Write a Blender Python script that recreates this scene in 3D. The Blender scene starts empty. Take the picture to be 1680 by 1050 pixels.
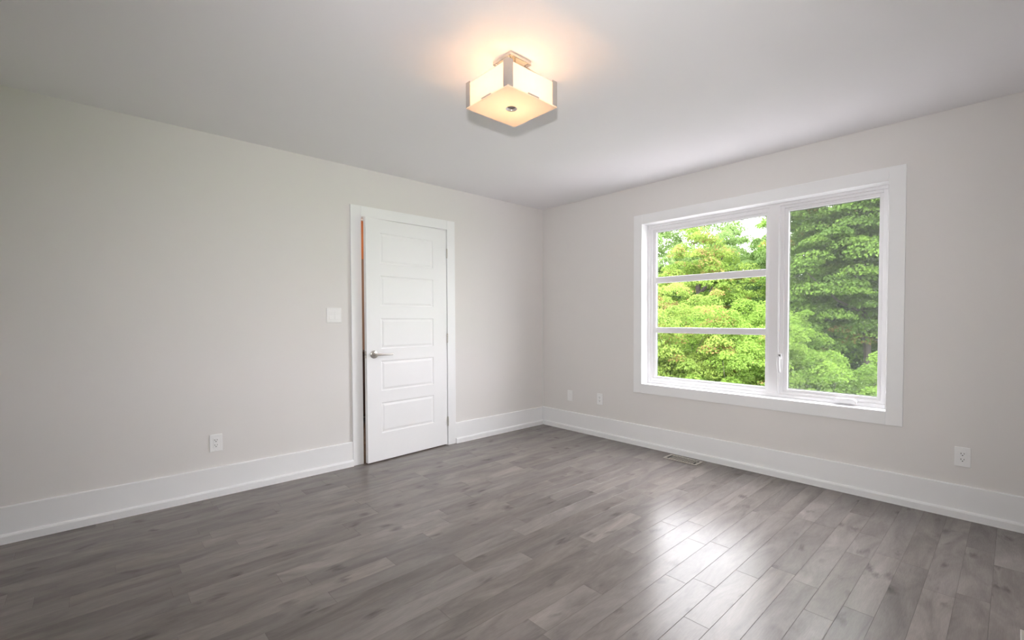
import bpy, bmesh, math, random
import numpy as np
from mathutils import Vector, Matrix

R = math.radians
S = bpy.context.scene
COL = S.collection

# ------------------------------------------------------------------ camera
H = 2.44                                  # ceiling height
CAM = Vector((-3.7242, -3.7460, 1.1885))
F_PX, YAW, PITCH, ROLL = 756.67, 46.119, -1.390, -0.156
SHX, SHY = 38.42, 18.48                   # principal point offset in px of 1680
cd = bpy.data.cameras.new('camera')
cam = bpy.data.objects.new('camera', cd)
COL.objects.link(cam)
cd.sensor_fit = 'HORIZONTAL'
cd.sensor_width = 36.0
cd.lens = F_PX / 1680 * 36.0
cd.shift_x = -SHX / 1680
cd.shift_y = SHY / 1680
cd.clip_start = 0.02
cd.clip_end = 400
cam.location = CAM
yw, pt = R(YAW), R(PITCH)
fwd = Vector((math.cos(yw) * math.cos(pt), math.sin(yw) * math.cos(pt), math.sin(pt)))
rgt = Vector((math.sin(yw), -math.cos(yw), 0))
up = rgt.cross(fwd)
cr, sr = math.cos(R(ROLL)), math.sin(R(ROLL))
r2 = rgt * cr + up * sr
u2 = up * cr - rgt * sr
M3 = Matrix((r2, u2, -fwd)).transposed()
cam.rotation_euler = M3.to_euler()
S.camera = cam

# ------------------------------------------------------------------ sky, lights, exposure
S.view_settings.view_transform = 'Standard'
S.view_settings.look = 'None'
S.view_settings.gamma = 1.0
S.view_settings.exposure = 0.77
S.view_settings.use_curve_mapping = False
try:
    S.cycles.use_denoising = True
    S.cycles.max_bounces = 12
    S.cycles.diffuse_bounces = 8
    S.cycles.transparent_max_bounces = 24
    S.cycles.sample_clamp_indirect = 20.0
    S.cycles.caustics_reflective = False
    S.cycles.caustics_refractive = False
except Exception:
    pass

SKY = 12.0
w = bpy.data.worlds.new('overcast_sky')
S.world = w
w.use_nodes = True
nt = w.node_tree
nt.nodes.clear()
tc = nt.nodes.new('ShaderNodeTexCoord')
sep = nt.nodes.new('ShaderNodeSeparateXYZ')
rmp = nt.nodes.new('ShaderNodeValToRGB')
bg = nt.nodes.new('ShaderNodeBackground')
wo = nt.nodes.new('ShaderNodeOutputWorld')
nt.links.new(tc.outputs['Generated'], sep.inputs[0])
nt.links.new(sep.outputs['Z'], rmp.inputs[0])
rmp.color_ramp.elements[0].position = 0.0
rmp.color_ramp.elements[0].color = (0.64, 0.62, 0.65, 1)
rmp.color_ramp.elements[1].position = 0.75
rmp.color_ramp.elements[1].color = (0.97, 0.95, 0.995, 1)
nt.links.new(rmp.outputs[0], bg.inputs[0])
bg.inputs[1].default_value = SKY
nt.links.new(bg.outputs[0], wo.inputs[0])

# the photographer's flash, standing on the camera (it throws the lamp's shadow on the ceiling)
FLASH = 137.0
fl = bpy.data.lights.new('camera_flash', 'SPOT')
fl.energy = FLASH
fl.color = (1.0, 0.985, 0.97)
fl.shadow_soft_size = 0.035
fl.spot_size = R(121)
fl.spot_blend = 1.0
flo = bpy.data.objects.new('camera_flash', fl)
COL.objects.link(flo)
flo.location = CAM + Vector((0, 0, 0.26)) - fwd * 0.03
flo.rotation_euler = Vector((fwd.x + 0.025, fwd.y - 0.025, -0.045)).to_track_quat('-Z', 'Y').to_euler()

BULB_W = 34.0

# ------------------------------------------------------------------ materials
def node_mat(name):
    m = bpy.data.materials.new(name)
    m.use_nodes = True
    t = m.node_tree
    t.nodes.clear()
    out = t.nodes.new('ShaderNodeOutputMaterial')
    b = t.nodes.new('ShaderNodeBsdfPrincipled')
    t.links.new(b.outputs[0], out.inputs[0])
    return m, t, b, out

def simple(name, col, rough=0.5, metal=0.0, noise=0.0, scale=20.0, bump=0.0, bscale=200.0, coat=0.0, spec=0.5):
    m, t, b, out = node_mat(name)
    b.inputs['Roughness'].default_value = rough
    b.inputs['Metallic'].default_value = metal
    b.inputs['Specular IOR Level'].default_value = spec
    b.inputs['Coat Weight'].default_value = coat
    tcx = t.nodes.new('ShaderNodeTexCoord')
    n = t.nodes.new('ShaderNodeTexNoise')
    n.inputs['Scale'].default_value = scale
    n.inputs['Detail'].default_value = 3
    t.links.new(tcx.outputs['Object'], n.inputs['Vector'])
    mr = t.nodes.new('ShaderNodeMapRange')
    mr.inputs['To Min'].default_value = 1.0 - noise
    mr.inputs['To Max'].default_value = 1.0 + noise
    t.links.new(n.outputs[0], mr.inputs['Value'])
    mx = t.nodes.new('ShaderNodeVectorMath')
    mx.operation = 'SCALE'
    mx.inputs[0].default_value = col
    t.links.new(mr.outputs[0], mx.inputs['Scale'])
    t.links.new(mx.outputs[0], b.inputs['Base Color'])
    if bump:
        n2 = t.nodes.new('ShaderNodeTexNoise')
        n2.inputs['Scale'].default_value = bscale
        n2.inputs['Detail'].default_value = 2
        t.links.new(tcx.outputs['Object'], n2.inputs['Vector'])
        bp = t.nodes.new('ShaderNodeBump')
        bp.inputs['Strength'].default_value = bump
        bp.inputs['Distance'].default_value = 0.002
        t.links.new(n2.outputs[0], bp.inputs['Height'])
        t.links.new(bp.outputs[0], b.inputs['Normal'])
    return m

M_WALL = simple('warm_greige_wall_paint', (0.765, 0.745, 0.73), 0.75, noise=0.01, scale=2, bump=0.12, bscale=350, spec=0.25)
M_CEIL = simple('flat_white_ceiling_paint', (0.87, 0.86, 0.88), 0.9, noise=0.01, scale=2, bump=0.1, bscale=300, spec=0.15)
M_TRIM = simple('white_semigloss_trim_paint', (0.87, 0.875, 0.885), 0.38, noise=0.01, scale=5, spec=0.45)
M_DOOR = simple('white_door_paint', (0.87, 0.875, 0.885), 0.42, noise=0.01, scale=5, bump=0.05, bscale=120, spec=0.4)
M_VINYL = simple('white_window_vinyl', (0.80, 0.79, 0.805), 0.35, noise=0.01, scale=5, spec=0.45)
M_PLATE = simple('white_plastic_wall_plate', (0.87, 0.87, 0.87), 0.30, noise=0.01, spec=0.5)
M_SLOT = simple('dark_socket_slot', (0.06, 0.06, 0.06), 0.6)
M_NICKEL = simple('brushed_nickel', (0.60, 0.57, 0.53), 0.32, metal=1.0, noise=0.05, scale=60)
M_CHROME = simple('polished_nickel', (0.72, 0.69, 0.66), 0.18, metal=1.0, noise=0.03, scale=60)
M_REG = simple('register_satin_metal', (0.50, 0.47, 0.42), 0.42, metal=0.6, noise=0.05, scale=60)
M_DARK = simple('dark_duct_metal', (0.04, 0.038, 0.035), 0.7)
M_GASKET = simple('dark_glazing_gasket', (0.10, 0.11, 0.10), 0.6)
M_RUBBER = simple('white_rubber', (0.7, 0.7, 0.69), 0.6)
M_HALL = simple('tan_hall_wall_paint', (0.30, 0.23, 0.19), 0.8, noise=0.02, scale=3)
M_HALLDARK = simple('dark_stained_wood', (0.035, 0.02, 0.018), 0.5, noise=0.2, scale=8)

def glass_mat(name, tint, refl_scale):
    m = bpy.data.materials.new(name)
    m.use_nodes = True
    t = m.node_tree
    t.nodes.clear()
    out = t.nodes.new('ShaderNodeOutputMaterial')
    tr = t.nodes.new('ShaderNodeBsdfTransparent')
    tr.inputs[0].default_value = (*tint, 1)
    gl = t.nodes.new('ShaderNodeBsdfGlossy')
    gl.inputs['Roughness'].default_value = 0.01
    fr = t.nodes.new('ShaderNodeLayerWeight')
    pw = t.nodes.new('ShaderNodeMath')
    pw.operation = 'POWER'
    pw.inputs[1].default_value = 5.0
    mu = t.nodes.new('ShaderNodeMath')
    mu.operation = 'MULTIPLY_ADD'
    mu.inputs[1].default_value = 0.94 * refl_scale
    mu.inputs[2].default_value = 0.04 * refl_scale
    t.links.new(fr.outputs['Facing'], pw.inputs[0])
    mx = t.nodes.new('ShaderNodeMixShader')
    t.links.new(pw.outputs[0], mu.inputs[0])
    t.links.new(mu.outputs[0], mx.inputs[0])
    t.links.new(tr.outputs[0], mx.inputs[1])
    t.links.new(gl.outputs[0], mx.inputs[2])
    t.links.new(mx.outputs[0], out.inputs[0])
    return m
M_GLASS = glass_mat('clear_window_glass', (0.97, 0.98, 0.975), 0.6)

def screen_mat():
    # fine fibreglass mesh: far finer than a pixel, so it is a partly open grey cloth
    m = bpy.data.materials.new('insect_screen_mesh')
    m.use_nodes = True
    t = m.node_tree
    t.nodes.clear()
    out = t.nodes.new('ShaderNodeOutputMaterial')
    tr = t.nodes.new('ShaderNodeBsdfTransparent')
    df = t.nodes.new('ShaderNodeBsdfDiffuse')
    df.inputs[0].default_value = (0.26, 0.27, 0.27, 1)
    mx = t.nodes.new('ShaderNodeMixShader')
    mx.inputs[0].default_value = 0.24
    t.links.new(tr.outputs[0], mx.inputs[1])
    t.links.new(df.outputs[0], mx.inputs[2])
    t.links.new(mx.outputs[0], out.inputs[0])
    return m
M_SCREEN = screen_mat()

def shade_mat(name, col, transl):
    # frosted white glass: light from the bulbs behind it passes through
    m = bpy.data.materials.new(name)
    m.use_nodes = True
    t = m.node_tree
    t.nodes.clear()
    out = t.nodes.new('ShaderNodeOutputMaterial')
    df = t.nodes.new('ShaderNodeBsdfDiffuse')
    tl = t.nodes.new('ShaderNodeBsdfTranslucent')
    gl = t.nodes.new('ShaderNodeBsdfGlossy')
    gl.inputs['Roughness'].default_value = 0.15
    df.inputs[0].default_value = (*col, 1)
    tl.inputs[0].default_value = (*col, 1)
    m1 = t.nodes.new('ShaderNodeMixShader')
    m1.inputs[0].default_value = transl
    t.links.new(df.outputs[0], m1.inputs[1])
    t.links.new(tl.outputs[0], m1.inputs[2])
    fr = t.nodes.new('ShaderNodeFresnel')
    fr.inputs[0].default_value = 1.45
    m2 = t.nodes.new('ShaderNodeMixShader')
    t.links.new(fr.outputs[0], m2.inputs[0])
    t.links.new(m1.outputs[0], m2.inputs[1])
    t.links.new(gl.outputs[0], m2.inputs[2])
    # only the outer skin of the sheet is frosted; its inner skin is clear
    ge = t.nodes.new('ShaderNodeNewGeometry')
    tp = t.nodes.new('ShaderNodeBsdfTransparent')
    m3 = t.nodes.new('ShaderNodeMixShader')
    t.links.new(ge.outputs['Backfacing'], m3.inputs[0])
    t.links.new(m2.outputs[0], m3.inputs[1])
    t.links.new(tp.outputs[0], m3.inputs[2])
    t.links.new(m3.outputs[0], out.inputs[0])
    return m
M_SHADE = shade_mat('frosted_white_shade_glass', (0.92, 0.88, 0.79), 0.42)
M_SHADEB = shade_mat('frosted_white_bottom_glass', (0.92, 0.82, 0.70), 0.40)

def bulb_mat():
    m = bpy.data.materials.new('glowing_bulb')
    m.use_nodes = True
    t = m.node_tree
    t.nodes.clear()
    out = t.nodes.new('ShaderNodeOutputMaterial')
    e = t.nodes.new('ShaderNodeEmission')
    e.inputs[0].default_value = (1.0, 0.62, 0.32, 1)
    e.inputs[1].default_value = 25
    t.links.new(e.outputs[0], out.inputs[0])
    return m
M_BULB = bulb_mat()

def floor_mat():
    m, t, b, out = node_mat('grey_stained_maple_planks')
    L = t.links.new
    N = t.nodes.new
    at = N('ShaderNodeAttribute'); at.attribute_name = 'plank'      # r tone, g hue, b texture offset
    sp = N('ShaderNodeSeparateColor')
    L(at.outputs['Color'], sp.inputs[0])
    tcx = N('ShaderNodeTexCoord')
    mpv = N('ShaderNodeMapping')
    mpv.inputs['Scale'].default_value = (1.7, 6.5, 1.0)
    off = N('ShaderNodeVectorMath'); off.operation = 'SCALE'
    cmb = N('ShaderNodeCombineXYZ')
    L(sp.outputs[2], cmb.inputs[0]); L(sp.outputs[1], cmb.inputs[1]); L(sp.outputs[2], cmb.inputs[2])
    L(cmb.outputs[0], off.inputs[0]); off.inputs['Scale'].default_value = 37.0
    add = N('ShaderNodeVectorMath'); add.operation = 'ADD'
    L(tcx.outputs['Object'], mpv.inputs[0])
    L(mpv.outputs[0], add.inputs[0]); L(off.outputs[0], add.inputs[1])
    # soft figure
    n1 = N('ShaderNodeTexNoise'); n1.inputs['Scale'].default_value = 1.6; n1.inputs['Detail'].default_value = 5; n1.inputs['Roughness'].default_value = 0.6
    n1.inputs['Distortion'].default_value = 0.8
    L(add.outputs[0], n1.inputs['Vector'])
    # fine grain
    mp2 = N('ShaderNodeMapping'); mp2.inputs['Scale'].default_value = (2.5, 9.0, 1.0)
    L(add.outputs[0], mp2.inputs[0])
    n2 = N('ShaderNodeTexNoise'); n2.inputs['Scale'].default_value = 6.0; n2.inputs['Detail'].default_value = 6
    L(mp2.outputs[0], n2.inputs['Vector'])
    # knots
    mp3 = N('ShaderNodeMapping'); mp3.inputs['Scale'].default_value = (2.2, 0.75, 1.0)
    L(add.outputs[0], mp3.inputs[0])
    vo = N('ShaderNodeTexVoronoi'); vo.inputs['Scale'].default_value = 1.25
    nd = N('ShaderNodeVectorMath'); nd.operation = 'ADD'
    nsc = N('ShaderNodeVectorMath'); nsc.operation = 'SCALE'; nsc.inputs['Scale'].default_value = 0.9
    L(n1.outputs['Color'], nsc.inputs[0]); L(mp3.outputs[0], nd.inputs[0]); L(nsc.outputs[0], nd.inputs[1])
    L(nd.outputs[0], vo.inputs['Vector'])
    kn = N('ShaderNodeMapRange'); kn.inputs['From Min'].default_value = 0.03; kn.inputs['From Max'].default_value = 0.23
    kn.inputs['To Min'].default_value = 0.56; kn.inputs['To Max'].default_value = 1.0
    L(vo.outputs['Distance'], kn.inputs['Value'])
    a = N('ShaderNodeMapRange'); a.inputs['From Min'].default_value = 0.25; a.inputs['From Max'].default_value = 0.75
    a.inputs['To Min'].default_value = 0.72; a.inputs['To Max'].default_value = 1.28
    L(n1.outputs[0], a.inputs['Value'])
    g = N('ShaderNodeMapRange'); g.inputs['From Min'].default_value = 0.3; g.inputs['From Max'].default_value = 0.7
    g.inputs['To Min'].default_value = 0.93; g.inputs['To Max'].default_value = 1.07
    L(n2.outputs[0], g.inputs['Value'])
    tn = N('ShaderNodeMapRange'); tn.inputs['To Min'].default_value = 0.80; tn.inputs['To Max'].default_value = 1.20
    L(sp.outputs[0], tn.inputs['Value'])
    p1 = N('ShaderNodeMath'); p1.operation = 'MULTIPLY'; L(a.outputs[0], p1.inputs[0]); L(g.outputs[0], p1.inputs[1])
    p2 = N('ShaderNodeMath'); p2.operation = 'MULTIPLY'; L(p1.outputs[0], p2.inputs[0]); L(tn.outputs[0], p2.inputs[1])
    p3 = N('ShaderNodeMath'); p3.operation = 'MULTIPLY'; L(p2.outputs[0], p3.inputs[0]); L(kn.outputs[0], p3.inputs[1])
    hue = N('ShaderNodeMix'); hue.data_type = 'RGBA'
    hue.inputs[6].default_value = (*FLOOR_A, 1)
    hue.inputs[7].default_value = (*FLOOR_B, 1)
    L(sp.outputs[1], hue.inputs[0])
    sc = N('ShaderNodeVectorMath'); sc.operation = 'SCALE'
    L(hue.outputs[2], sc.inputs[0]); L(p3.outputs[0], sc.inputs['Scale'])
    L(sc.outputs[0], b.inputs['Base Color'])
    b.inputs['Roughness'].default_value = 0.25
    b.inputs['Specular IOR Level'].default_value = 0.23
    b.inputs['Coat Weight'].default_value = 0.0
    b.inputs['Coat Roughness'].default_value = 0.20
    # slight waviness of the boards
    n3 = N('ShaderNodeTexNoise'); n3.inputs['Scale'].default_value = 30.0; n3.inputs['Detail'].default_value = 2
    L(tcx.outputs['Object'], n3.inputs['Vector'])
    bp = N('ShaderNodeBump'); bp.inputs['Strength'].default_value = 0.04; bp.inputs['Distance'].default_value = 0.01
    L(n3.outputs[0], bp.inputs['Height'])
    L(bp.outputs[0], b.inputs['Normal'])
    return m
FLOOR_A = (0.194, 0.174, 0.164)
FLOOR_B = (0.212, 0.187, 0.173)
M_FLOOR = floor_mat()

def leaf_mat(name, transl=0.58):
    m = bpy.data.materials.new(name)
    m.use_nodes = True
    t = m.node_tree
    t.nodes.clear()
    out = t.nodes.new('ShaderNodeOutputMaterial')
    at = t.nodes.new('ShaderNodeAttribute'); at.attribute_name = 'leaf'
    df = t.nodes.new('ShaderNodeBsdfDiffuse')
    tl = t.nodes.new('ShaderNodeBsdfTranslucent')
    mx = t.nodes.new('ShaderNodeMixShader')
    mx.inputs[0].default_value = transl
    t.links.new(at.outputs['Color'], df.inputs[0])
    t.links.new(at.outputs['Color'], tl.inputs[0])
    t.links.new(df.outputs[0], mx.inputs[1])
    t.links.new(tl.outputs[0], mx.inputs[2])
    t.links.new(mx.outputs[0], out.inputs[0])
    return m
M_LEAF = leaf_mat('green_leaves')
M_BARK = simple('grey_brown_bark', (0.045, 0.036, 0.032), 0.9, noise=0.3, scale=8, bump=0.5, bscale=30)
M_GRASS = simple('lawn_grass', (0.12, 0.22, 0.05), 0.9, noise=0.3, scale=6)

# ------------------------------------------------------------------ mesh helpers
def link(o, parent=None):
    COL.objects.link(o)
    if parent is not None:
        o.parent = parent
    return o

def empty(name, loc=(0, 0, 0), rz=0.0, parent=None):
    o = bpy.data.objects.new(name, None)
    o.empty_display_size = 0.05
    o.location = loc
    o.rotation_euler = (0, 0, rz)
    return link(o, parent)

def tag(o, label=None, cat=None, group=None, kind=None):
    if label: o['label'] = label
    if cat: o['category'] = cat
    if group: o['group'] = group
    if kind: o['kind'] = kind
    return o

class MB:
    def __init__(s):
        s.bm = bmesh.new()
    def box(s, x0, x1, y0, y1, z0, z1, rot=None, piv=None):
        vs = [s.bm.verts.new((x, y, z)) for x in (x0, x1) for y in (y0, y1) for z in (z0, z1)]
        for q in ((0, 1, 3, 2), (4, 6, 7, 5), (0, 4, 5, 1), (2, 3, 7, 6), (0, 2, 6, 4), (1, 5, 7, 3)):
            s.bm.faces.new([vs[i] for i in q])
        if rot is not None:
            bmesh.ops.rotate(s.bm, verts=vs, cent=piv or (0, 0, 0), matrix=rot)
        return vs
    def prism(s, pts, axis, a, b):
        """closed 2D outline extruded along an axis from a to b; pts are the other two coordinates in xyz order"""
        def mk(p, v):
            c = list(p); c.insert(axis, v); return s.bm.verts.new(c)
        A = [mk(p, a) for p in pts]; B = [mk(p, b) for p in pts]
        n = len(pts)
        for i in range(n):
            s.bm.faces.new((A[i], A[(i + 1) % n], B[(i + 1) % n], B[i]))
        s.bm.faces.new(A[::-1]); s.bm.faces.new(B)
        return A + B
    def lathe(s, prof, cen, axis='Z', n=24, mat=None):
        """profile of (radius, height) turned about an axis through cen"""
        rings = []
        for r, h in prof:
            ring = []
            for k in range(n):
                a = 2 * math.pi * k / n
                v = Vector((r * math.cos(a), r * math.sin(a), h))
                if axis == 'Y': v = Vector((v.x, v.z, v.y))
                if axis == 'X': v = Vector((v.z, v.x, v.y))
                ring.append(s.bm.verts.new(v + Vector(cen)))
            rings.append(ring)
        for a, b in zip(rings, rings[1:]):
            for k in range(n):
                s.bm.faces.new((a[k], a[(k + 1) % n], b[(k + 1) % n], b[k]))
        s.bm.faces.new(rings[0][::-1]); s.bm.faces.new(rings[-1])
    def tube(s, pts, rad, n=10, flat=1.0):
        pts = [Vector(p) for p in pts]
        rads = rad if isinstance(rad, (list, tuple)) else [rad] * len(pts)
        rings = []
        for i, p in enumerate(pts):
            d = (pts[min(i + 1, len(pts) - 1)] - pts[max(i - 1, 0)]).normalized()
            ref = Vector((0, 0, 1)) if abs(d.z) < 0.9 else Vector((1, 0, 0))
            u = d.cross(ref).normalized(); v = d.cross(u)
            rings.append([s.bm.verts.new(p + (u * math.cos(2 * math.pi * k / n) + v * math.sin(2 * math.pi * k / n) * flat) * rads[i]) for k in range(n)])
        for a, b in zip(rings, rings[1:]):
            for k in range(n):
                s.bm.faces.new((a[k], a[(k + 1) % n], b[(k + 1) % n], b[k]))
        s.bm.faces.new(rings[0][::-1]); s.bm.faces.new(rings[-1])
    def build(s, name, mat, parent=None, bevel=0.0, smooth=False, seg=2):
        bmesh.ops.recalc_face_normals(s.bm, faces=s.bm.faces)
        me = bpy.data.meshes.new(name)
        s.bm.to_mesh(me); s.bm.free()
        me.materials.append(mat)
        o = bpy.data.objects.new(name, me)
        if smooth:
            me.polygons.foreach_set('use_smooth', [True] * len(me.polygons))
        if bevel:
            b = o.modifiers.new('bevel', 'BEVEL')
            b.width = bevel; b.segments = seg; b.limit_method = 'ANGLE'; b.angle_limit = R(40)
        if smooth:
            try:
                me.set_sharp_from_angle(angle=R(40))
            except Exception:
                pass
        return link(o, parent)

def box(name, mat, x0, x1, y0, y1, z0, z1, parent=None, bevel=0.0):
    m = MB(); m.box(x0, x1, y0, y1, z0, z1)
    return m.build(name, mat, parent, bevel)

# ------------------------------------------------------------------ room shell
XW, YW = -4.75, -4.75          # the two walls behind the camera
T = 0.15
DX0, DX1, DTOP = -2.1130, -1.2990, 2.0370     # door opening between jambs
WY0, WY1, WZ0, WZ1 = -3.1716, -1.3238, 0.5888, 2.0770   # window opening

# left wall (door wall), y = 0 .. T
m = MB()
JT = 0.018
m.box(XW - T, DX0 - JT, 0, 0.12, -0.02, H)
m.box(DX1 + JT, 0.0, 0, 0.12, -0.02, H)
m.box(DX0 - JT, DX1 + JT, 0, 0.12, DTOP + JT, H)
tag(m.build('wall_left', M_WALL), kind='structure')
# right wall (window wall), x = 0 .. T
m = MB()
WT = 0.20
m.box(0, WT, WY1 + JT, 0.12, -0.02, H)
m.box(0, WT, YW - T, WY0 - JT, -0.02, H)
m.box(0, WT, WY0 - JT, WY1 + JT, -0.02, WZ0 - JT)
m.box(0, WT, WY0 - JT, WY1 + JT, WZ1 + JT, H)
tag(m.build('wall_right', M_WALL), kind='structure')
tag(box('wall_rear', M_WALL, XW - T, 0, YW - T, YW, -0.02, H), kind='structure')
tag(box('wall_rear_left', M_WALL, XW - T, XW, YW, 0, -0.02, H), kind='structure')
tag(box('ceiling', M_CEIL, XW - T, WT, YW - T, 1.9, H, H + 0.12), kind='structure')

# floor of individual planks in one mesh, boards running along x
def build_floor():
    rnd = random.Random(11)
    W = 0.1061
    phase = -2.9510
    x0, x1, y0, y1 = XW, -0.002, YW, -0.002
    verts, faces, cols = [], [], []
    known = {   # board joints read off the photograph, by row
    }
    def row_of(y): return math.floor((y - phase) / W)
    for (jx, jy) in ((-1.817, -2.67), (-1.543, -2.89), (-1.642, -3.20), (-0.890, -3.43), (-1.040, -3.64), (-0.661, -3.20),
                     (-3.4455, -1.35), (-3.815, -1.0)):
        known.setdefault(row_of(jy), []).append(jx)
    r0, r1 = row_of(y0) - 1, row_of(y1)
    g = 0.0004          # half groove
    dz = 0.0005
    for r in range(r0, r1 + 1):
        ya, yb = max(phase + r * W, y0), min(phase + (r + 1) * W, y1)
        if yb - ya < 0.004:
            continue
        js = sorted(known.get(r, []))
        xs = [x0]
        cur = x0 + rnd.uniform(0.1, 1.1)
        while cur < x1 - 0.12:
            xs.append(cur)
            cur += rnd.choice((0.35, 0.5, 0.65, 0.8, 0.95, 1.1, 1.25)) * rnd.uniform(0.85, 1.15)
        for j in js:
            xs = [x for x in xs if abs(x - j) > 0.3 or x == x0]
            xs.append(j)
        xs = sorted(xs) + [x1]
        for a, b in zip(xs, xs[1:]):
            tone = min(1, max(0, rnd.gauss(0.5, 0.24)))
            c = (tone, rnd.random(), rnd.random(), 1)
            i = len(verts)
            verts += [(a + g, ya + g, -dz), (b - g, ya + g, -dz), (b - g, yb - g, -dz), (a + g, yb - g, -dz),
                      (a + 3 * g, ya + 3 * g, 0), (b - 3 * g, ya + 3 * g, 0), (b - 3 * g, yb - 3 * g, 0), (a + 3 * g, yb - 3 * g, 0)]
            fs = [(4, 5, 6, 7), (0, 1, 5, 4), (1, 2, 6, 5), (2, 3, 7, 6), (3, 0, 4, 7)]
            for f in fs:
                faces.append(tuple(i + k for k in f))
                cols.append(c)
    # body under the boards
    i = len(verts)
    verts += [(x, y, z) for x in (x0, x1) for y in (y0, y1) for z in (-0.03, -0.0012)]
    for q in ((0, 1, 3, 2), (4, 6, 7, 5), (0, 4, 5, 1), (2, 3, 7, 6), (0, 2, 6, 4), (1, 5, 7, 3)):
        faces.append(tuple(i + k for k in q)); cols.append((0.0, 0.0, 0.0, 1))
    me = bpy.data.meshes.new('floor')
    me.from_pydata(verts, [], faces)
    at = me.color_attributes.new('plank', 'FLOAT_COLOR', 'CORNER')
    li = 0
    for p, c in zip(me.polygons, cols):
        for _ in range(p.loop_total):
            at.data[li].color = c; li += 1
    me.materials.append(M_FLOOR)
    return link(bpy.data.objects.new('floor', me))
tag(build_floor(), kind='structure')

# baseboards with shoe moulding
BBH = 0.198
def baseboard_profile(t=0.016, h=BBH):
    return [(0, 0.0), (t, 0.0), (t, h - 0.004), (t - 0.004, h), (0, h)]
def shoe_profile(t0=0.016, t=0.031, h=0.052):
    return [(t0, 0.0), (t, 0.0), (t, h * 0.78), (t - 0.004, h * 0.92), (t0 + 0.003, h), (t0, h)]
def baseboard(name, wall, a, b):
    """wall 'y' -> runs along x on y=0 ; wall 'x' -> runs along y on x=0"""
    m, s = MB(), MB()
    if wall == 'y':
        m.prism([(-p[0], p[1]) for p in baseboard_profile()], 0, a, b)
        s.prism([(-p[0], p[1]) for p in shoe_profile()], 0, a, b)
    elif wall == 'x':
        m.prism([(-p[0], p[1]) for p in baseboard_profile()], 1, a, b)
        s.prism([(-p[0], p[1]) for p in shoe_profile()], 1, a, b)
    elif wall == 'ry':
        m.prism([(YW + p[0], p[1]) for p in baseboard_profile()], 0, a, b)
        s.prism([(YW + p[0], p[1]) for p in shoe_profile()], 0, a, b)
    else:
        m.prism([(XW + p[0], p[1]) for p in baseboard_profile()], 1, a, b)
        s.prism([(XW + p[0], p[1]) for p in shoe_profile()], 1, a, b)
    o = tag(m.build(name, M_TRIM), kind='structure')
    s.build('shoe_moulding', M_TRIM, o)
    return o
DCW = 0.087
baseboard('baseboard_left', 'y', XW + 0.032, DX0 - 0.005 - DCW - 0.0005)
baseboard('baseboard_corner', 'y', DX1 + 0.005 + DCW + 0.0005, -0.032)
baseboard('baseboard_right', 'x', YW + 0.032, -0.0005)
baseboard('baseboard_rear', 'ry', XW + 0.032, -0.032)
baseboard('baseboard_rear_left', 'rx', YW + 0.001, -0.001)

# ------------------------------------------------------------------ door casing, jamb
CT = 0.018
def casing_frame(m, axis, lo, hi, z0, z1, wd, bottom):
    """flat mitred boards round an opening (lo..hi, z0..z1)"""
    def put(a0, a1, b0, b1):
        if axis == 'y': m.box(a0, a1, -CT, 0, b0, b1)
        else: m.box(-CT, 0, a0, a1, b0, b1)
    put(lo - wd, lo, z0 - (wd if bottom else 0), z1 + wd)
    put(hi, hi + wd, z0 - (wd if bottom else 0), z1 + wd)
    put(lo, hi, z1, z1 + wd)
    if bottom:
        put(lo, hi, z0 - wd, z0)
m = MB()
casing_frame(m, 'y', DX0 - 0.005, DX1 + 0.005, 0.0, DTOP + 0.005, DCW, False)
o = tag(m.build('trim_1', M_TRIM, bevel=0.002), kind='structure')
jm = MB()
jm.box(DX0 - JT, DX0, 0.0, 0.12, 0, DTOP + JT)
jm.box(DX1, DX1 + JT, 0.0, 0.12, 0, DTOP + JT)
jm.box(DX0, DX1, 0.0, 0.12, DTOP, DTOP + JT)
jm.box(DX0, DX0 + 0.011, 0.045, 0.08, 0, DTOP)
jm.box(DX1 - 0.011, DX1, 0.045, 0.08, 0, DTOP)
jm.box(DX0, DX1, 0.045, 0.08, DTOP - 0.011, DTOP)
tag(jm.build('door_frame_jamb', M_TRIM), kind='structure')

# ------------------------------------------------------------------ the door leaf, slightly ajar
DW, DT = 0.808, 0.035
TH = 4.45
hinge = Vector((-1.3015, -0.012, 0.0))
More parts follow.
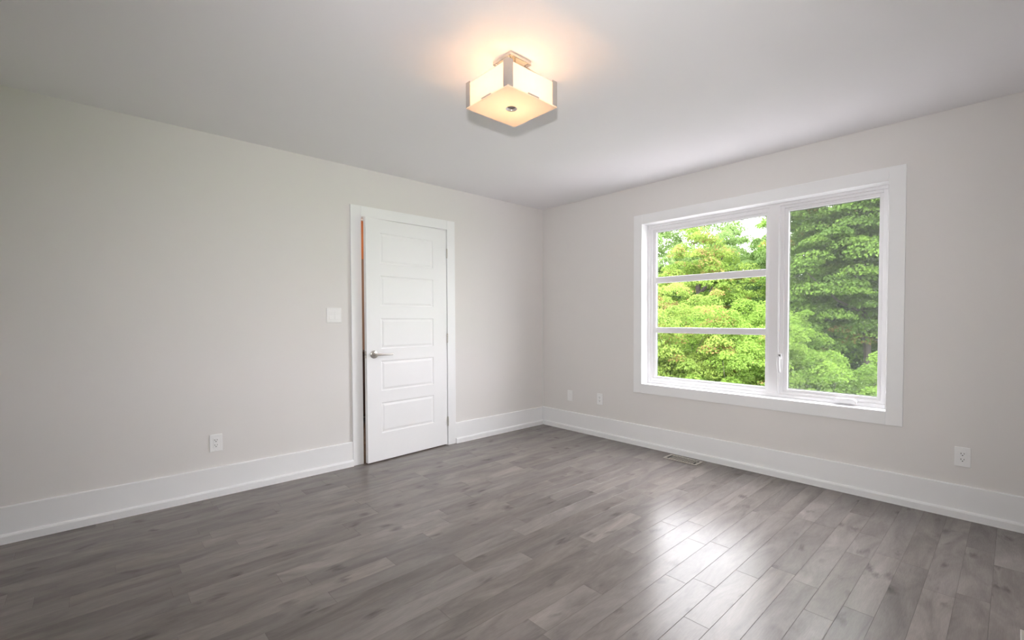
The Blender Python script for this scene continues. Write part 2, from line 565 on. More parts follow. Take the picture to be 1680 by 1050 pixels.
# local frame: x from hinge (0) to leading edge (-DW); room face at y=0, back face y=+DT
door = empty('door_1', hinge, R(TH))
tag(door, kind='structure')
DZ0, DZ1 = 0.011, 2.031
panels = [(0.240, 0.497), (0.597, 0.850), (0.951, 1.206), (1.310, 1.563), (1.664, 1.919)]
PX0, PX1 = -0.680, -0.150
def door_slab():
    bm = bmesh.new()
    def V(x, y, z): return bm.verts.new((x, y, z))
    def quad(a, b, c, d): bm.faces.new((V(*a), V(*b), V(*c), V(*d)))
    for side in (0, 1):
        yf = 0.0 if side == 0 else DT
        s = 1 if side == 0 else -1
        xs = [-DW, PX0, PX1, 0.0]
        quad((xs[0], yf, DZ0), (xs[1], yf, DZ0), (xs[1], yf, DZ1), (xs[0], yf, DZ1))
        quad((xs[2], yf, DZ0), (xs[3], yf, DZ0), (xs[3], yf, DZ1), (xs[2], yf, DZ1))
        zs = [DZ0] + [v for p in panels for v in p] + [DZ1]
        for k in range(0, len(zs), 2):
            quad((PX0, yf, zs[k]), (PX1, yf, zs[k]), (PX1, yf, zs[k + 1]), (PX0, yf, zs[k + 1]))
        for z0, z1 in panels:
            # sticking: slope down, flat valley, slope up to a raised field
            loops = []
            for ins, dep in ((0, 0), (0.005, 0.0040), (0.013, 0.0048), (0.028, 0.0015)):
                loops.append([(PX0 + ins, yf + s * dep, z0 + ins), (PX1 - ins, yf + s * dep, z0 + ins),
                              (PX1 - ins, yf + s * dep, z1 - ins), (PX0 + ins, yf + s * dep, z1 - ins)])
            for a, b in zip(loops, loops[1:]):
                for k in range(4):
                    quad(a[k], a[(k + 1) % 4], b[(k + 1) % 4], b[k])
            quad(*loops[-1])
    quad((-DW, 0, DZ0), (-DW, DT, DZ0), (-DW, DT, DZ1), (-DW, 0, DZ1))
    quad((0, 0, DZ0), (0, DT, DZ0), (0, DT, DZ1), (0, 0, DZ1))
    quad((-DW, 0, DZ0), (0, 0, DZ0), (0, DT, DZ0), (-DW, DT, DZ0))
    quad((-DW, 0, DZ1), (0, 0, DZ1), (0, DT, DZ1), (-DW, DT, DZ1))
    bmesh.ops.remove_doubles(bm, verts=bm.verts, dist=1e-5)
    bmesh.ops.recalc_face_normals(bm, faces=bm.faces)
    me = bpy.data.meshes.new('door_slab')
    bm.to_mesh(me); bm.free()
    me.materials.append(M_DOOR)
    return link(bpy.data.objects.new('door_slab', me), door)
door_slab()
# lever handle
hx, hz = -0.745, 0.908
hd = empty('door_handle', (hx, 0, hz), 0, door)
m = MB(); m.lathe([(0.0325, 0.0), (0.0335, -0.003), (0.0325, -0.008), (0.028, -0.011)], (0, 0, 0), 'Y', 40)
m.build('rose', M_NICKEL, hd, smooth=True)
m = MB()
m.lathe([(0.0125, -0.010), (0.0115, -0.020), (0.0115, -0.052), (0.0095, -0.056)], (0, 0, 0), 'Y', 24)
m.tube([(-0.008, -0.047, 0.0), (0.01, -0.049, 0.0), (0.05, -0.052, -0.001), (0.115, -0.052, -0.003), (0.142, -0.050, -0.003), (0.147, -0.046, -0.003)],
       [0.0105, 0.0112, 0.0098, 0.0090, 0.0088, 0.006], n=14, flat=0.9)
m.build('lever', M_NICKEL, hd, smooth=True)
m = MB(); m.box(-DW - 0.0012, -DW, 0.006, 0.029, hz - 0.029, hz + 0.029)
m.build('latch_plate', M_NICKEL, door, bevel=0.0005)
m = MB(); m.prism([(-DW - 0.011, 0.012), (-DW, 0.010), (-DW, 0.025), (-DW - 0.003, 0.025)], 2, hz - 0.008, hz + 0.008)
m.build('latch_bolt', M_NICKEL, door, bevel=0.0005)
for zc in (0.230, 1.020, 1.818):
    m = MB()
    for k in range(5):
        z0 = zc - 0.040 + k * 0.0162
        m.lathe([(0.0058, z0), (0.0064, z0 + 0.0006), (0.0064, z0 + 0.0146), (0.0058, z0 + 0.0152)], (0.0035, -0.0085, 0), 'Z', 16)
    m.lathe([(0.004, zc - 0.045), (0.0055, zc - 0.0425), (0.0055, zc - 0.040)], (0.0035, -0.0085, 0), 'Z', 12)
    m.lathe([(0.0055, zc + 0.041), (0.0055, zc + 0.0435), (0.004, zc + 0.046)], (0.0035, -0.0085, 0), 'Z', 12)
    m.build('hinge', M_NICKEL, door, smooth=True)

tag(box('floor_threshold', M_FLOOR, DX0, DX1, -0.002, 0.12, -0.03, -0.0003), kind='structure')
# hallway glimpsed through the gap
tag(box('floor_hallway', M_FLOOR, XW - T, WT, 0.12, 1.9, -0.05, -0.0015), kind='structure')
tag(box('wall_hallway', M_HALL, XW - T, WT, 1.75, 1.9, -0.0015, H), kind='structure')
tag(box('wall_hallway_end', M_HALL, XW - T, XW, 0.12, 1.75, -0.0015, H), kind='structure')
tag(box('wall_hallway_side', M_HALL, 0.02, WT, 0.12, 1.75, -0.0015, H), kind='structure')
hl = bpy.data.lights.new('hallway_lamp', 'POINT'); hl.energy = 20; hl.color = (1.0, 0.66, 0.42); hl.shadow_soft_size = 0.12
hlo = bpy.data.objects.new('hallway_lamp', hl); COL.objects.link(hlo); hlo.location = (-2.3, 0.9, 2.25)
tag(box('trim_3', simple('orange_brown_wood_trim', (0.55, 0.25, 0.12), 0.5, noise=0.15, scale=6), XW, 0.02, 1.735, 1.75, 1.93, H), kind='structure')
cab = empty('hallway_cabinet', (-1.40, 1.58, 0))
tag(cab, 'dark stained wooden cabinet glimpsed through the gap beside the ajar white door', 'cabinet')
m = MB(); m.box(-0.55, 0.55, -0.16, 0.16, 0.09, 0.80); m.build('body', M_HALLDARK, cab, bevel=0.004)
m = MB(); m.box(-0.57, 0.57, -0.17, 0.165, 0.80, 0.83); m.build('top', M_HALLDARK, cab, bevel=0.004)
for sx in (-0.50, 0.50):
    for sy in (-0.12, 0.12):
        m = MB(); m.box(sx - 0.025, sx + 0.025, sy - 0.025, sy + 0.025, 0, 0.09); m.build('leg', M_HALLDARK, cab)
for sx in (-0.275, 0.275):
    m = MB(); m.box(sx - 0.26, sx + 0.26, -0.175, -0.16, 0.12, 0.77)
    d = m.build('door', M_HALLDARK, cab, bevel=0.003)
    m = MB(); m.lathe([(0.008, -0.175), (0.008, -0.19), (0.013, -0.196), (0.012, -0.203)], (sx - math.copysign(0.22, sx), 0, 0.5), 'Y', 14)
    m.build('knob', M_NICKEL, d, smooth=True)

# ------------------------------------------------------------------ window
m = MB()
casing_frame(m, 'x', WY0, WY1, WZ0, WZ1, 0.0876, True)
tag(m.build('trim_2', M_TRIM, bevel=0.002), kind='structure')
win = empty('window_1', (0, (WY0 + WY1) / 2, WZ0))
tag(win, kind='structure')
def wpart(m, name, mat, parent=None, **k):
    """window parts are drawn in room coordinates and hung under the window"""
    o = m.build(name, mat, None, **k)
    p = parent or win
    o.parent = p
    o.matrix_parent_inverse = Matrix.Translation(-win.location)
    return o
FX = 0.086        # front face of the vinyl frame
m = MB()          # jamb liner
m.box(-0.001, FX + 0.004, WY1, WY1 + JT, WZ0 - JT, WZ1 + JT)
m.box(-0.001, FX + 0.004, WY0 - JT, WY0, WZ0 - JT, WZ1 + JT)
m.box(-0.001, FX + 0.004, WY0, WY1, WZ0 - JT, WZ0)
m.box(-0.001, FX + 0.004, WY0, WY1, WZ1, WZ1 + JT)
wpart(m, 'jamb_liner', M_TRIM)
MUL0, MUL1 = -2.4890, -2.4110     # mullion between the two lights
def ring(m, y0, y1, z0, z1, w_, xa, xb, wb=None, wt=None, wr=None):
    """rectangular frame; w_ left/right width, wb bottom, wt top"""
    wb = w_ if wb is None else wb; wt = w_ if wt is None else wt; wr = w_ if wr is None else wr
    m.box(xa, xb, y1 - w_, y1, z0, z1)
    m.box(xa, xb, y0, y0 + wr, z0, z1)
    m.box(xa, xb, y0 + wr, y1 - w_, z0, z0 + wb)
    m.box(xa, xb, y0 + wr, y1 - w_, z1 - wt, z1)
m = MB()
ring(m, WY0, WY1, WZ0, WZ1, 0.030, FX, 0.17, wb=0.026, wt=0.022, wr=0.020)
m.box(FX - 0.004, 0.17, MUL0, MUL1, WZ0 + 0.026, WZ1 - 0.022)
m.box(FX - 0.008, FX, MUL0 + 0.006, MUL0 + 0.012, WZ0 + 0.026, WZ1 - 0.022)
wpart(m, 'window_frame', M_VINYL, bevel=0.0025)
# fixed light on the left with two dividing bars
FG = (-2.3830, -1.4080, 0.6560, 2.0040)
m = MB()
fy0, fy1, fz0, fz1 = MUL1, WY1 - 0.030, WZ0 + 0.026, WZ1 - 0.022
ring(m, fy0, fy1, fz0, fz1, 0.026, FX + 0.006, 0.125, wb=0.026, wt=0.030, wr=0.018)
ring(m, fy0 + 0.018, fy1 - 0.026, fz0 + 0.026, fz1 - 0.030, (fy1 - 0.026) - FG[1], FX + 0.013, 0.125,
     wb=FG[2] - fz0 - 0.026, wt=fz1 - 0.030 - FG[3], wr=FG[0] - fy0 - 0.018)
wpart(m, 'fixed_sash', M_VINYL, bevel=0.002)
GX = 0.118
for z0, z1 in ((1.0655, 1.1165), (1.5300, 1.5860)):
    m = MB(); m.box(FX + 0.014, 0.135, FG[0], FG[1], z0, z1)
    wpart(m, 'muntin', M_VINYL, bevel=0.003)
m = MB(); ring(m, FG[0] - 0.002, FG[1] + 0.002, FG[2] - 0.002, FG[3] + 0.002, 0.0045, 0.116, 0.124); wpart(m, 'gasket', M_GASKET)
for z0, z1 in ((FG[2], 1.0655), (1.1165, 1.5300), (1.5860, FG[3])):
    m = MB(); m.box(GX, GX + 0.004, FG[0], FG[1], z0, z1)
    wpart(m, 'pane', M_GLASS)
# casement on the right
CG = (-3.1040, -2.5440, 0.6570, 2.0100)
m = MB()
cy0, cy1, cz0, cz1 = WY0 + 0.020, MUL0, WZ0 + 0.026, WZ1 - 0.022
ring(m, cy0, cy1, cz0, cz1, 0.028, FX + 0.010, 0.14, wb=0.022, wt=0.020, wr=0.026)
ring(m, cy0 + 0.026, cy1 - 0.028, cz0 + 0.022, cz1 - 0.020, (cy1 - 0.028) - CG[1], FX + 0.020, 0.14,
     wb=CG[2] - cz0 - 0.022, wt=cz1 - 0.020 - CG[3], wr=CG[0] - cy0 - 0.026)
wpart(m, 'casement_sash', M_VINYL, bevel=0.002)
m = MB(); ring(m, CG[0] - 0.002, CG[1] + 0.002, CG[2] - 0.002, CG[3] + 0.002, 0.005, 0.126, 0.134); wpart(m, 'gasket', M_GASKET)
m = MB(); m.box(0.128, 0.132, CG[0], CG[1], CG[2], CG[3]); wpart(m, 'pane', M_GLASS)
m = MB(); m.box(0.1125, 0.1133, CG[0] - 0.002, CG[1] + 0.002, CG[2] - 0.002, CG[3] + 0.002)
wpart(m, 'insect_screen', M_SCREEN)
# lock lever on the mullion side
m = MB()
m.box(FX - 0.010, FX + 0.012, -2.506, -2.490, 0.885, 0.925)
m.tube([(FX - 0.012, -2.4985, 0.915), (FX - 0.026, -2.4975, 0.895), (FX - 0.034, -2.4970, 0.860), (FX - 0.030, -2.4970, 0.820), (FX - 0.018, -2.4980, 0.790), (FX - 0.010, -2.4990, 0.782)],
       [0.008, 0.0105, 0.0115, 0.0115, 0.010, 0.006], n=12)
wpart(m, 'lock_lever', M_VINYL, smooth=True)
# crank operator
ck = MB()
ck.prism([(-2.860, 0.600), (-2.995, 0.600), (-2.995, 0.622), (-2.975, 0.636), (-2.875, 0.633), (-2.860, 0.620)], 0, FX - 0.030, FX + 0.012)
cko = wpart(ck, 'crank_operator', M_VINYL, bevel=0.003)
m = MB()
m.tube([(FX - 0.026, -2.955, 0.628), (FX - 0.040, -2.962, 0.634), (FX - 0.052, -2.985, 0.650), (FX - 0.060, -3.030, 0.680)], [0.0075, 0.0065, 0.0055, 0.005], n=10)
o = m.build('crank_arm', M_VINYL, None, smooth=True); o.parent = cko; o.matrix_parent_inverse = Matrix.Translation(-win.location)
m = MB()
m.lathe([(0.004, -0.012), (0.0095, -0.007), (0.011, 0.002), (0.0085, 0.010), (0.004, 0.013)], (FX - 0.064, -3.036, 0.688), 'X', 14)
o = m.build('crank_knob', M_VINYL, None, smooth=True); o.parent = cko; o.matrix_parent_inverse = Matrix.Translation(-win.location)

# ------------------------------------------------------------------ wall plates
def plate_root(name, wall, c, z):
    """local: x along the wall, y out into the room is -y"""
    if wall == 'left':
        return empty(name, (c, 0, z), 0)
    return empty(name, (0, c, z), R(-90))
def plate(root, wd, ht):
    m = MB()
    m.prism([(-wd / 2, -ht / 2), (wd / 2, -ht / 2), (wd / 2, ht / 2), (-wd / 2, ht / 2)], 1, -0.0055, 0)
    return m.build('cover_plate', M_PLATE, root, bevel=0.0028, seg=3)
def receptacle(root):
    m = MB()
    m.box(-0.0165, 0.0165, -0.0068, -0.004, -0.0335, 0.0335)
    r = m.build('receptacle', M_PLATE, root, bevel=0.001)
    m = MB()
    for zc in (-0.017, 0.017):
        m.box(-0.0082, -0.0055, -0.0072, -0.0066, zc - 0.001, zc + 0.0075)
        m.box(0.0055, 0.0080, -0.0072, -0.0066, zc + 0.000, zc + 0.0070)
        m.lathe([(0.0030, -0.0066), (0.0030, -0.0072)], (0, 0, zc - 0.0075), 'Y', 12)
    m.build('socket_slots', M_SLOT, r)
def screws(root, xs, z):
    for x in xs:
        for s in (-1, 1):
            m = MB(); m.lathe([(0.0032, -0.005), (0.0032, -0.0062), (0.0020, -0.0068)], (x, 0, s * z), 'Y', 12)
            m.build('screw', M_PLATE, root, smooth=True)
sw = plate_root('light_switch', 'left', -2.339, 1.231)
tag(sw, 'white double rocker light switch plate on wall left of the door', 'light switch')
plate(sw, 0.114, 0.118)
for sx in (-0.023, 0.023):
    m = MB()
    m.prism([(-0.0085, -0.033), (-0.0060, 0.0), (-0.0065, 0.033), (-0.004, 0.033), (-0.004, -0.033)], 0, sx - 0.0160, sx + 0.0160)
    m.build('rocker', M_PLATE, sw, bevel=0.0008)
screws(sw, (-0.023, 0.023), 0.048)
def outlet(name, wall, c, z, label, wd=0.072, ht=0.116):
    o = plate_root(name, wall, c, z)
    tag(o, label, 'outlet')
    plate(o, wd, ht); receptacle(o); screws(o, (0,), 0.049)
    return o
outlet('wall_outlet', 'left', -3.1325, 0.3625, 'white wall outlet low on the door wall, left of the door')
outlet('wall_outlet', 'right', -3.5420, 0.3670, 'white wall outlet right of the window, above the tall white baseboard')
outlet('wall_outlet', 'right', -0.8220, 0.3810, 'white wall outlet with sockets below the window\'s left edge, near the corner')
bp = plate_root('cable_plate', 'right', -0.4150, 0.3700)
tag(bp, 'white blank cable plate nearest the room corner, left of an outlet', 'wall plate')
plate(bp, 0.072, 0.116)
m = MB(); m.box(-0.0165, 0.0165, -0.0064, -0.004, -0.0335, 0.0335); m.build('insert', M_PLATE, bp, bevel=0.001)
screws(bp, (0,), 0.049)

# ------------------------------------------------------------------ floor registers
def register(x0, x1, y0, y1, label):
    cx, cy = (x0 + x1) / 2, (y0 + y1) / 2
    hx_, hy_ = (x1 - x0) / 2, (y1 - y0) / 2
    o = empty('floor_register', (cx, cy, 0))
    tag(o, label, 'floor vent')
    m = MB()
    b = 0.020
    # bevelled rim
    zt = 0.0055
    def fr(ax0, ax1, ay0, ay1): m.box(ax0, ax1, ay0, ay1, 0.0, zt)
    fr(-hx_, hx_, -hy_, -hy_ + b); fr(-hx_, hx_, hy_ - b, hy_)
    fr(-hx_, -hx_ + b, -hy_ + b, hy_ - b); fr(hx_ - b, hx_, -hy_ + b, hy_ - b)
    m.build('rim', M_REG, o, bevel=0.002)
    m = MB(); m.box(-hx_ + b, hx_ - b, -hy_ + b, hy_ - b, 0.0004, 0.0012)
    m.build('damper', M_DARK, o)
    m = MB()
    # scroll grille: zigzag bars between cross bars
    ya, yb = -hy_ + b, hy_ - b
    xa, xb = -hx_ + b, hx_ - b
    n = 10
    st = (yb - ya) / n
    for k in range(n):
        y = ya + st * k
        if k:
            m.box(xa, xb, y - 0.0022, y + 0.0022, 0.0015, 0.0050)
    rows = 3
    for rr in range(1, rows):
        x = xa + (xb - xa) * rr / rows
        m.box(x - 0.0022, x + 0.0022, ya + st, yb - st, 0.0015, 0.0048)
    for k in range(1, n - 1):
        for rr in range(rows):
            c = Vector((xa + (xb - xa) * (rr + 0.5) / rows, ya + st * (k + 0.5), 0.003))
            a = R(48 if (k + rr) % 2 else -48)
            m.box(c.x - 0.020, c.x + 0.020, c.y - 0.0022, c.y + 0.0022, 0.0015, 0.0046, Matrix.Rotation(a, 3, 'Z'), c)
    m.build('grille', M_REG, o)
    m = MB(); m.box(-0.012, 0.012, ya + 0.004, ya + 0.010, 0.004, 0.009); m.build('damper_lever', M_REG, o)
    return o
register(-0.205, -0.068, -1.9640, -1.6620, 'satin metal floor vent register on the floor below the window')
register(-1.193 - 0.137, -1.193, -3.778 - 0.302, -3.778, 'metal floor vent just entering the lower right corner of the photo')

# ------------------------------------------------------------------ ceiling lamp
LC = Vector((-2.2310, -2.0290, H))
lamp = empty('ceiling_lamp', LC)
tag(lamp, 'square frosted glass flush ceiling lamp with nickel corners, lit warm', 'ceiling lamp')
HB = 0.1560
ZB, ZT = 2.2200 - H, 2.3400 - H
m = MB(); m.box(-0.069, 0.063, -0.075, 0.057, -0.019, 0.0)
m.build('canopy', M_CHROME, lamp, bevel=0.002)
m = MB()
m.lathe([(0.006, -0.018), (0.006, ZB + 0.004)], (0, 0, 0), 'Z', 12)
m.build('stem', M_CHROME, lamp, smooth=True)
m = MB()
m.box(-0.10, 0.10, -0.010, 0.010, -0.106, -0.102)
m.build('socket_bar', M_CHROME, lamp)
for s in (-1, 1):
    m = MB()
    m.lathe([(0.013, -0.122), (0.016, -0.120), (0.016, -0.108), (0.014, -0.106)], (s * 0.050, 0, 0), 'Z', 16)
    sk = m.build('socket', M_RUBBER, lamp, smooth=True)
    m = MB()
    m.lathe([(0.006, -0.163), (0.014, -0.159), (0.019, -0.149), (0.018, -0.139), (0.012, -0.128), (0.009, -0.122)], (s * 0.050, 0, 0), 'Z', 20)
    bb = m.build('bulb', M_BULB, lamp, smooth=True)
# glass sides, bottom plate
for k in range(4):
    g = MB()
    g.box(-HB + 0.006, HB - 0.006, -HB + 0.002, -HB + 0.005, ZB + 0.006, ZT - 0.004)
    o = g.build('side_glass', M_SHADE, lamp)
    o.rotation_euler = (0, 0, k * math.pi / 2)
m = MB(); m.box(-HB - 0.001, HB + 0.001, -HB - 0.001, HB + 0.001, ZB, ZB + 0.005)
m.build('bottom_glass', M_SHADEB, lamp, bevel=0.001)
for k in range(4):
    g = MB()
    lw = 0.030
    g.box(-HB - 0.001, -HB + lw, -HB - 0.001, -HB + 0.0012, ZB + 0.0055, ZT + 0.004)
    g.box(-HB - 0.001, -HB + 0.0012, -HB + 0.0012, -HB + lw, ZB + 0.0055, ZT + 0.004)
    o = g.build('corner_strip', M_CHROME, lamp)
    o.rotation_euler = (0, 0, k * math.pi / 2)
for k in range(4):
    g = MB()
    g.box(-0.035, 0.035, -HB - 0.0012, -HB + 0.0015, ZB + 0.0055, ZB + 0.010)
    o = g.build('clip', M_CHROME, lamp)
    o.rotation_euler = (0, 0, k * math.pi / 2)
for k in range(4):
    g = MB()      # arms from the canopy to the corners
    g.tube([(0.045, 0.045, -0.02), (HB - 0.02, HB - 0.02, ZT + 0.002)], 0.003, n=8)
    o = g.build('arm', M_CHROME, lamp)
    o.rotation_euler = (0, 0, k * math.pi / 2)
m = MB()
m.lathe([(0.027, ZB - 0.0002), (0.028, ZB - 0.003), (0.024, ZB - 0.006), (0.007, ZB - 0.008), (0.006, ZB - 0.013), (0.0035, ZB - 0.016)], (0, 0, 0), 'Z', 32)
m.build('finial', M_CHROME, lamp, smooth=True)
for s in (-1, 1):
    pl = bpy.data.lights.new('bulb_light', 'POINT')
    pl.energy = BULB_W
    pl.color = (1.0, 0.44, 0.18)
    pl.shadow_soft_size = 0.019
    po = bpy.data.objects.new('bulb_light', pl)
    COL.objects.link(po)
    po.location = LC + Vector((s * 0.050, 0, -0.146))

# ------------------------------------------------------------------ outdoors
GZ = -3.0
m = MB(); m.box(9.0, 90, -60, 60, GZ - 0.1, GZ)
tag(m.build('lawn', M_GRASS), 'lawn below the trees outside the window', 'lawn', kind='structure')
M_BOUNCE = simple('grey_bounce_ground', (0.30, 0.29, 0.29), 0.85, noise=0.1, scale=3)
tag(box('ground_bounce_added', M_BOUNCE, 0.25, 9.0, -40, 40, GZ - 0.1, GZ), kind='structure')  # unseen grey ground, added to bounce neutral light up to the ceiling

def leaf_mesh(name, cents, norms, sizes, cols, rng):
    """every leaf a folded four-sided blade"""
    n = len(cents)
    nn = norms / np.linalg.norm(norms, axis=1, keepdims=True)
    ref = rng.normal(size=(n, 3))
    u = np.cross(nn, ref); u /= np.linalg.norm(u, axis=1, keepdims=True)
    v = np.cross(nn, u)
    s = sizes[:, None]
    fold = nn * s * 0.18
    P = np.stack([cents - u * s * 0.62, cents + v * s * 0.42 + fold, cents + u * s * 0.62, cents - v * s * 0.42 + fold], axis=1).reshape(-1, 3)
    me = bpy.data.meshes.new(name)
    me.vertices.add(4 * n)
    me.vertices.foreach_set('co', P.astype(np.float32).ravel())
    base = np.arange(n)[:, None] * 4
    tri = np.concatenate([base + np.array([0, 1, 2]), base + np.array([0, 2, 3])], axis=1).reshape(-1)
    me.loops.add(6 * n)
    me.loops.foreach_set('vertex_index', tri.astype(np.int32))
    me.polygons.add(2 * n)
    me.polygons.foreach_set('loop_start', (np.arange(2 * n) * 3).astype(np.int32))
    try:
        me.polygons.foreach_set('loop_total', np.full(2 * n, 3, dtype=np.int32))
    except Exception:
        pass
    me.update(calc_edges=True)
    at = me.color_attributes.new('leaf', 'FLOAT_COLOR', 'POINT')
    c4 = np.ones((n, 4, 4), dtype=np.float32)
    c4[:, :, :3] = cols[:, None, :]
    at.data.foreach_set('color', c4.ravel())
    me.materials.append(M_LEAF)
    return me

def tree(name, label, cat, pos, radius, zlo, zhi, nclump, nleaf, leaf, base, tip, seed, group=None, flat=0.55, clump=0.55,
         red=0.0, redcol=(0.18, 0.09, 0.04), trunk=True, trunk_r=0.16, fill=0.25, stems=1):
    rng = np.random.default_rng(seed)
    rx, ry = radius
    cx, cy = pos
    cz, hz_ = (zlo + zhi) / 2, (zhi - zlo) / 2
    root = empty(name, (cx, cy, GZ))
    tag(root, label, cat, group)
    # clump centres on an uneven crown shell, some inside
    d = rng.normal(size=(nclump, 3)); d /= np.linalg.norm(d, axis=1, keepdims=True)
    lump = 1 + 0.16 * np.sin(3 * np.arctan2(d[:, 1], d[:, 0]) + seed) + 0.12 * np.sin(5 * d[:, 2] + seed * 1.7)
    rr = np.where(rng.random(nclump) < fill, rng.uniform(0.35, 0.8, nclump), rng.uniform(0.84, 1.03, nclump)) * lump
    cc = d * rr[:, None] * np.array([rx, ry, hz_])
    csize = clump * rng.uniform(0.6, 1.35, nclump)
    ccol = rng.random(nclump)
    cred = (rng.random(nclump) < red)
    per = nleaf // nclump
    idx = np.repeat(np.arange(nclump), per)
    n = len(idx)
    q = rng.normal(size=(n, 3)); q /= np.linalg.norm(q, axis=1, keepdims=True)
    q[:, 2] = np.abs(q[:, 2]) * 1.0 - 0.25
    rad = rng.uniform(0.35, 1.0, n) ** 0.5
    loc = q * rad[:, None] * csize[idx][:, None] * np.array([1, 1, flat])
    P = cc[idx] + loc + np.array([0, 0, cz - GZ])
    nrm = q * 0.7 + d[idx] * 0.35 + np.array([0, 0, 0.55]) + rng.normal(size=(n, 3)) * 0.6
    sz = leaf * rng.uniform(0.6, 1.25, n)
    t = np.clip(0.55 * ccol[idx] + 0.45 * rng.random(n), 0, 1)[:, None]
    col = np.array(base)[None] * (1 - t) + np.array(tip)[None] * t
    col = col * rng.uniform(0.82, 1.15, (n, 1))
    rm = (cred[idx] & (rng.random(n) < 0.55))[:, None]
    col = np.where(rm, np.array(redcol)[None] * rng.uniform(0.8, 1.2, (n, 1)), col)
    me = leaf_mesh(name + '_crown', P, nrm, sz, col, rng)
    link(bpy.data.objects.new('crown', me), root)
    if trunk:
        rnd = random.Random(seed)
        for k in range(stems):
            m = MB()
            ox, oy = (rnd.uniform(-1, 1) * 0.25 * (stems > 1) * rx, rnd.uniform(-1, 1) * 0.25 * (stems > 1) * ry)
            top = zlo - GZ + hz_ * 1.1
            m.tube([(ox * 0.4, oy * 0.4, 0), (ox * 0.7, oy * 0.7, top * 0.3), (ox + rnd.uniform(-.2, .2), oy + rnd.uniform(-.2, .2), top * 0.65), (ox * 1.4, oy * 1.4, top)],
                   [trunk_r * 1.2, trunk_r, trunk_r * 0.75, trunk_r * 0.35], n=9)
            for j in range(6):
                z = top * rnd.uniform(0.45, 0.95)
                a = rnd.uniform(0, 6.28)
                L = rnd.uniform(0.5, 0.85)
                m.tube([(ox, oy, z), (ox + math.cos(a) * rx * L * 0.5, oy + math.sin(a) * ry * L * 0.5, z + 0.45), (ox + math.cos(a) * rx * L, oy + math.sin(a) * ry * L, z + 1.3)],
                       [trunk_r * 0.42, trunk_r * 0.28, trunk_r * 0.1], n=6)
            m.build('trunk', M_BARK, root, smooth=True)
    return root

def at(az, dist):
    return (CAM.x + dist * math.cos(R(az)), CAM.y + dist * math.sin(R(az)))
LIME, LIMET = (0.105, 0.190, 0.034), (0.195, 0.310, 0.055)
YEL, YELT = (0.120, 0.190, 0.040), (0.225, 0.300, 0.065)
MAP, MAPT = (0.090, 0.165, 0.038), (0.180, 0.290, 0.055)
FAR, FART = (0.125, 0.205, 0.065), (0.200, 0.290, 0.100)
# far pale trees seen through the left pane
tree('broadleaf_tree', 'pale green tall tree behind the hedge in the left window pane', 'tree', at(29.8, 24), (3.3, 3.3), -0.6, 7.0, 620, 120000, 0.068, FAR, FART, 3, red=0.05, flat=0.8, clump=0.42)
tree('broadleaf_tree', 'bright green tree with sky above it beside the window mullion', 'tree', at(21.9, 22), (3.0, 3.0), -0.8, 5.5, 720, 140000, 0.066, FAR, FART, 4, flat=0.8, clump=0.34, fill=0.4)
tree('broadleaf_tree', 'green tree with orange tinged leaves high in the left window pane', 'tree', at(26.6, 17.0), (1.5, 1.5), 0.6, 4.2, 170, 36000, 0.056, LIME, YELT, 5, red=0.35, redcol=(0.26, 0.20, 0.08), flat=0.8, clump=0.34)
tree('broadleaf_tree', 'green tree at the far left edge of the view outside', 'tree', at(37.0, 21), (3.4, 3.4), -1.0, 5.4, 240, 30000, 0.11, FAR, FART, 6, flat=0.8)
# big maple in the right light
tree('maple_tree', 'big dark green layered maple filling the right window pane', 'tree', at(9.8, 18.0), (2.75, 3.2), 0.7, 9.4, 900, 210000, 0.078, MAP, MAPT, 7, red=0.05, redcol=(0.24, 0.18, 0.06), flat=0.55, clump=0.55, trunk_r=0.11, stems=3, fill=0.45)
tree('maple_tree', 'dark green maple at the right edge, partly hidden by the window frame', 'tree', at(3.5, 19.5), (3.2, 3.2), -1.0, 7.2, 260, 40000, 0.13, MAP, MAPT, 8, flat=0.42, clump=0.8)
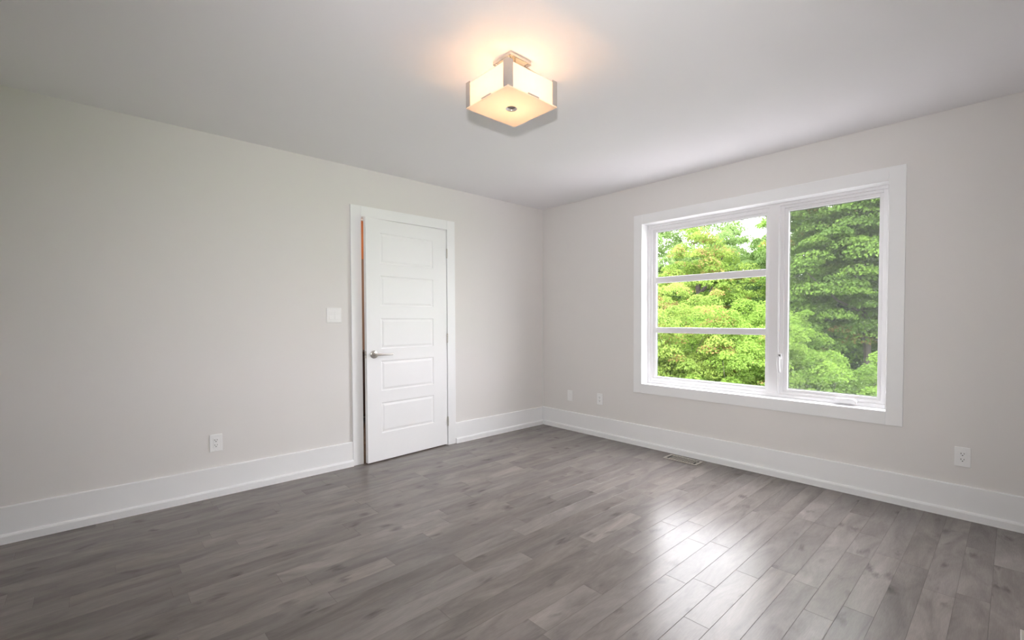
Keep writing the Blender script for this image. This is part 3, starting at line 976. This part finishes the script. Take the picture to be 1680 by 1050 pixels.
# dense dark edge of the wood behind
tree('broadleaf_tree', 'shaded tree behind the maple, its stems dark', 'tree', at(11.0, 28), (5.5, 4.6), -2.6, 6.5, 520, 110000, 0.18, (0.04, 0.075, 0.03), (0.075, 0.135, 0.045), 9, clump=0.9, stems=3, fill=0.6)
tree('broadleaf_tree', 'dense tree far behind the pale trees, low in the left window pane', 'tree', at(24.5, 34), (6.0, 6.0), -2.5, 5.6, 300, 40000, 0.17, FAR, FART, 10, clump=0.9, flat=0.8, fill=0.6)
tree('broadleaf_tree', 'dense far tree at the left end of the tree line', 'tree', at(36, 34), (6.0, 6.0), -2.5, 6.5, 260, 34000, 0.18, FAR, FART, 12, clump=0.9, flat=0.8, fill=0.6)
# hedge row close to the house
SH = dict(trunk_r=0.03, stems=3, flat=0.8, fill=0.4)
RT = (0.22, 0.16, 0.06)
tree('tall_shrub', 'yellow green shrub with reddish tips in the lower left window pane', 'shrub', at(29.0, 11.0), (1.5, 1.5), -2.2, 1.62, 420, 95000, 0.040, YEL, YELT, 13, red=0.10, redcol=RT, clump=0.24, **SH)
tree('tall_shrub', 'yellow green shrub against the mullion in the lower left window pane', 'shrub', at(21.6, 10.6), (1.35, 1.35), -2.2, 1.12, 400, 85000, 0.040, YEL, LIMET, 14, red=0.10, redcol=RT, clump=0.24, **SH)
tree('tall_shrub', 'green shrub low in the left pane behind the yellow ones', 'shrub', at(25.2, 13.4), (2.0, 1.6), -2.2, 1.35, 420, 85000, 0.045, LIME, LIMET, 15, clump=0.28, **SH)
tree('tall_shrub', 'green shrub rising beside the mullion in the right window pane', 'shrub', at(16.9, 13.0), (1.0, 1.0), -2.2, 1.25, 220, 50000, 0.044, LIME, LIMET, 16, clump=0.25, **SH)
tree('tall_shrub', 'bright green shrub low in the right window pane, tips spiky', 'shrub', at(13.0, 10.5), (1.15, 1.3), -2.2, 0.36, 380, 80000, 0.042, LIME, LIMET, 17, clump=0.24, **SH)
tree('tall_shrub', 'green shrub at the bottom right corner of the right window pane', 'shrub', at(7.2, 11.5), (1.2, 1.2), -2.2, 0.35, 200, 40000, 0.045, LIME, LIMET, 18, clump=0.26, **SH)
tree('tall_shrub', 'yellow green shrub left of the window view', 'shrub', at(36.5, 11.0), (1.3, 1.3), -2.2, 1.3, 160, 20000, 0.07, YEL, YELT, 19, clump=0.3, **SH)
tree('tall_shrub', 'yellow green shrub behind the others beside the mullion in the left window pane', 'shrub', at(20.2, 14.2), (1.4, 1.3), -2.2, 1.5, 320, 60000, 0.047, YEL, LIMET, 21, clump=0.28, **SH)
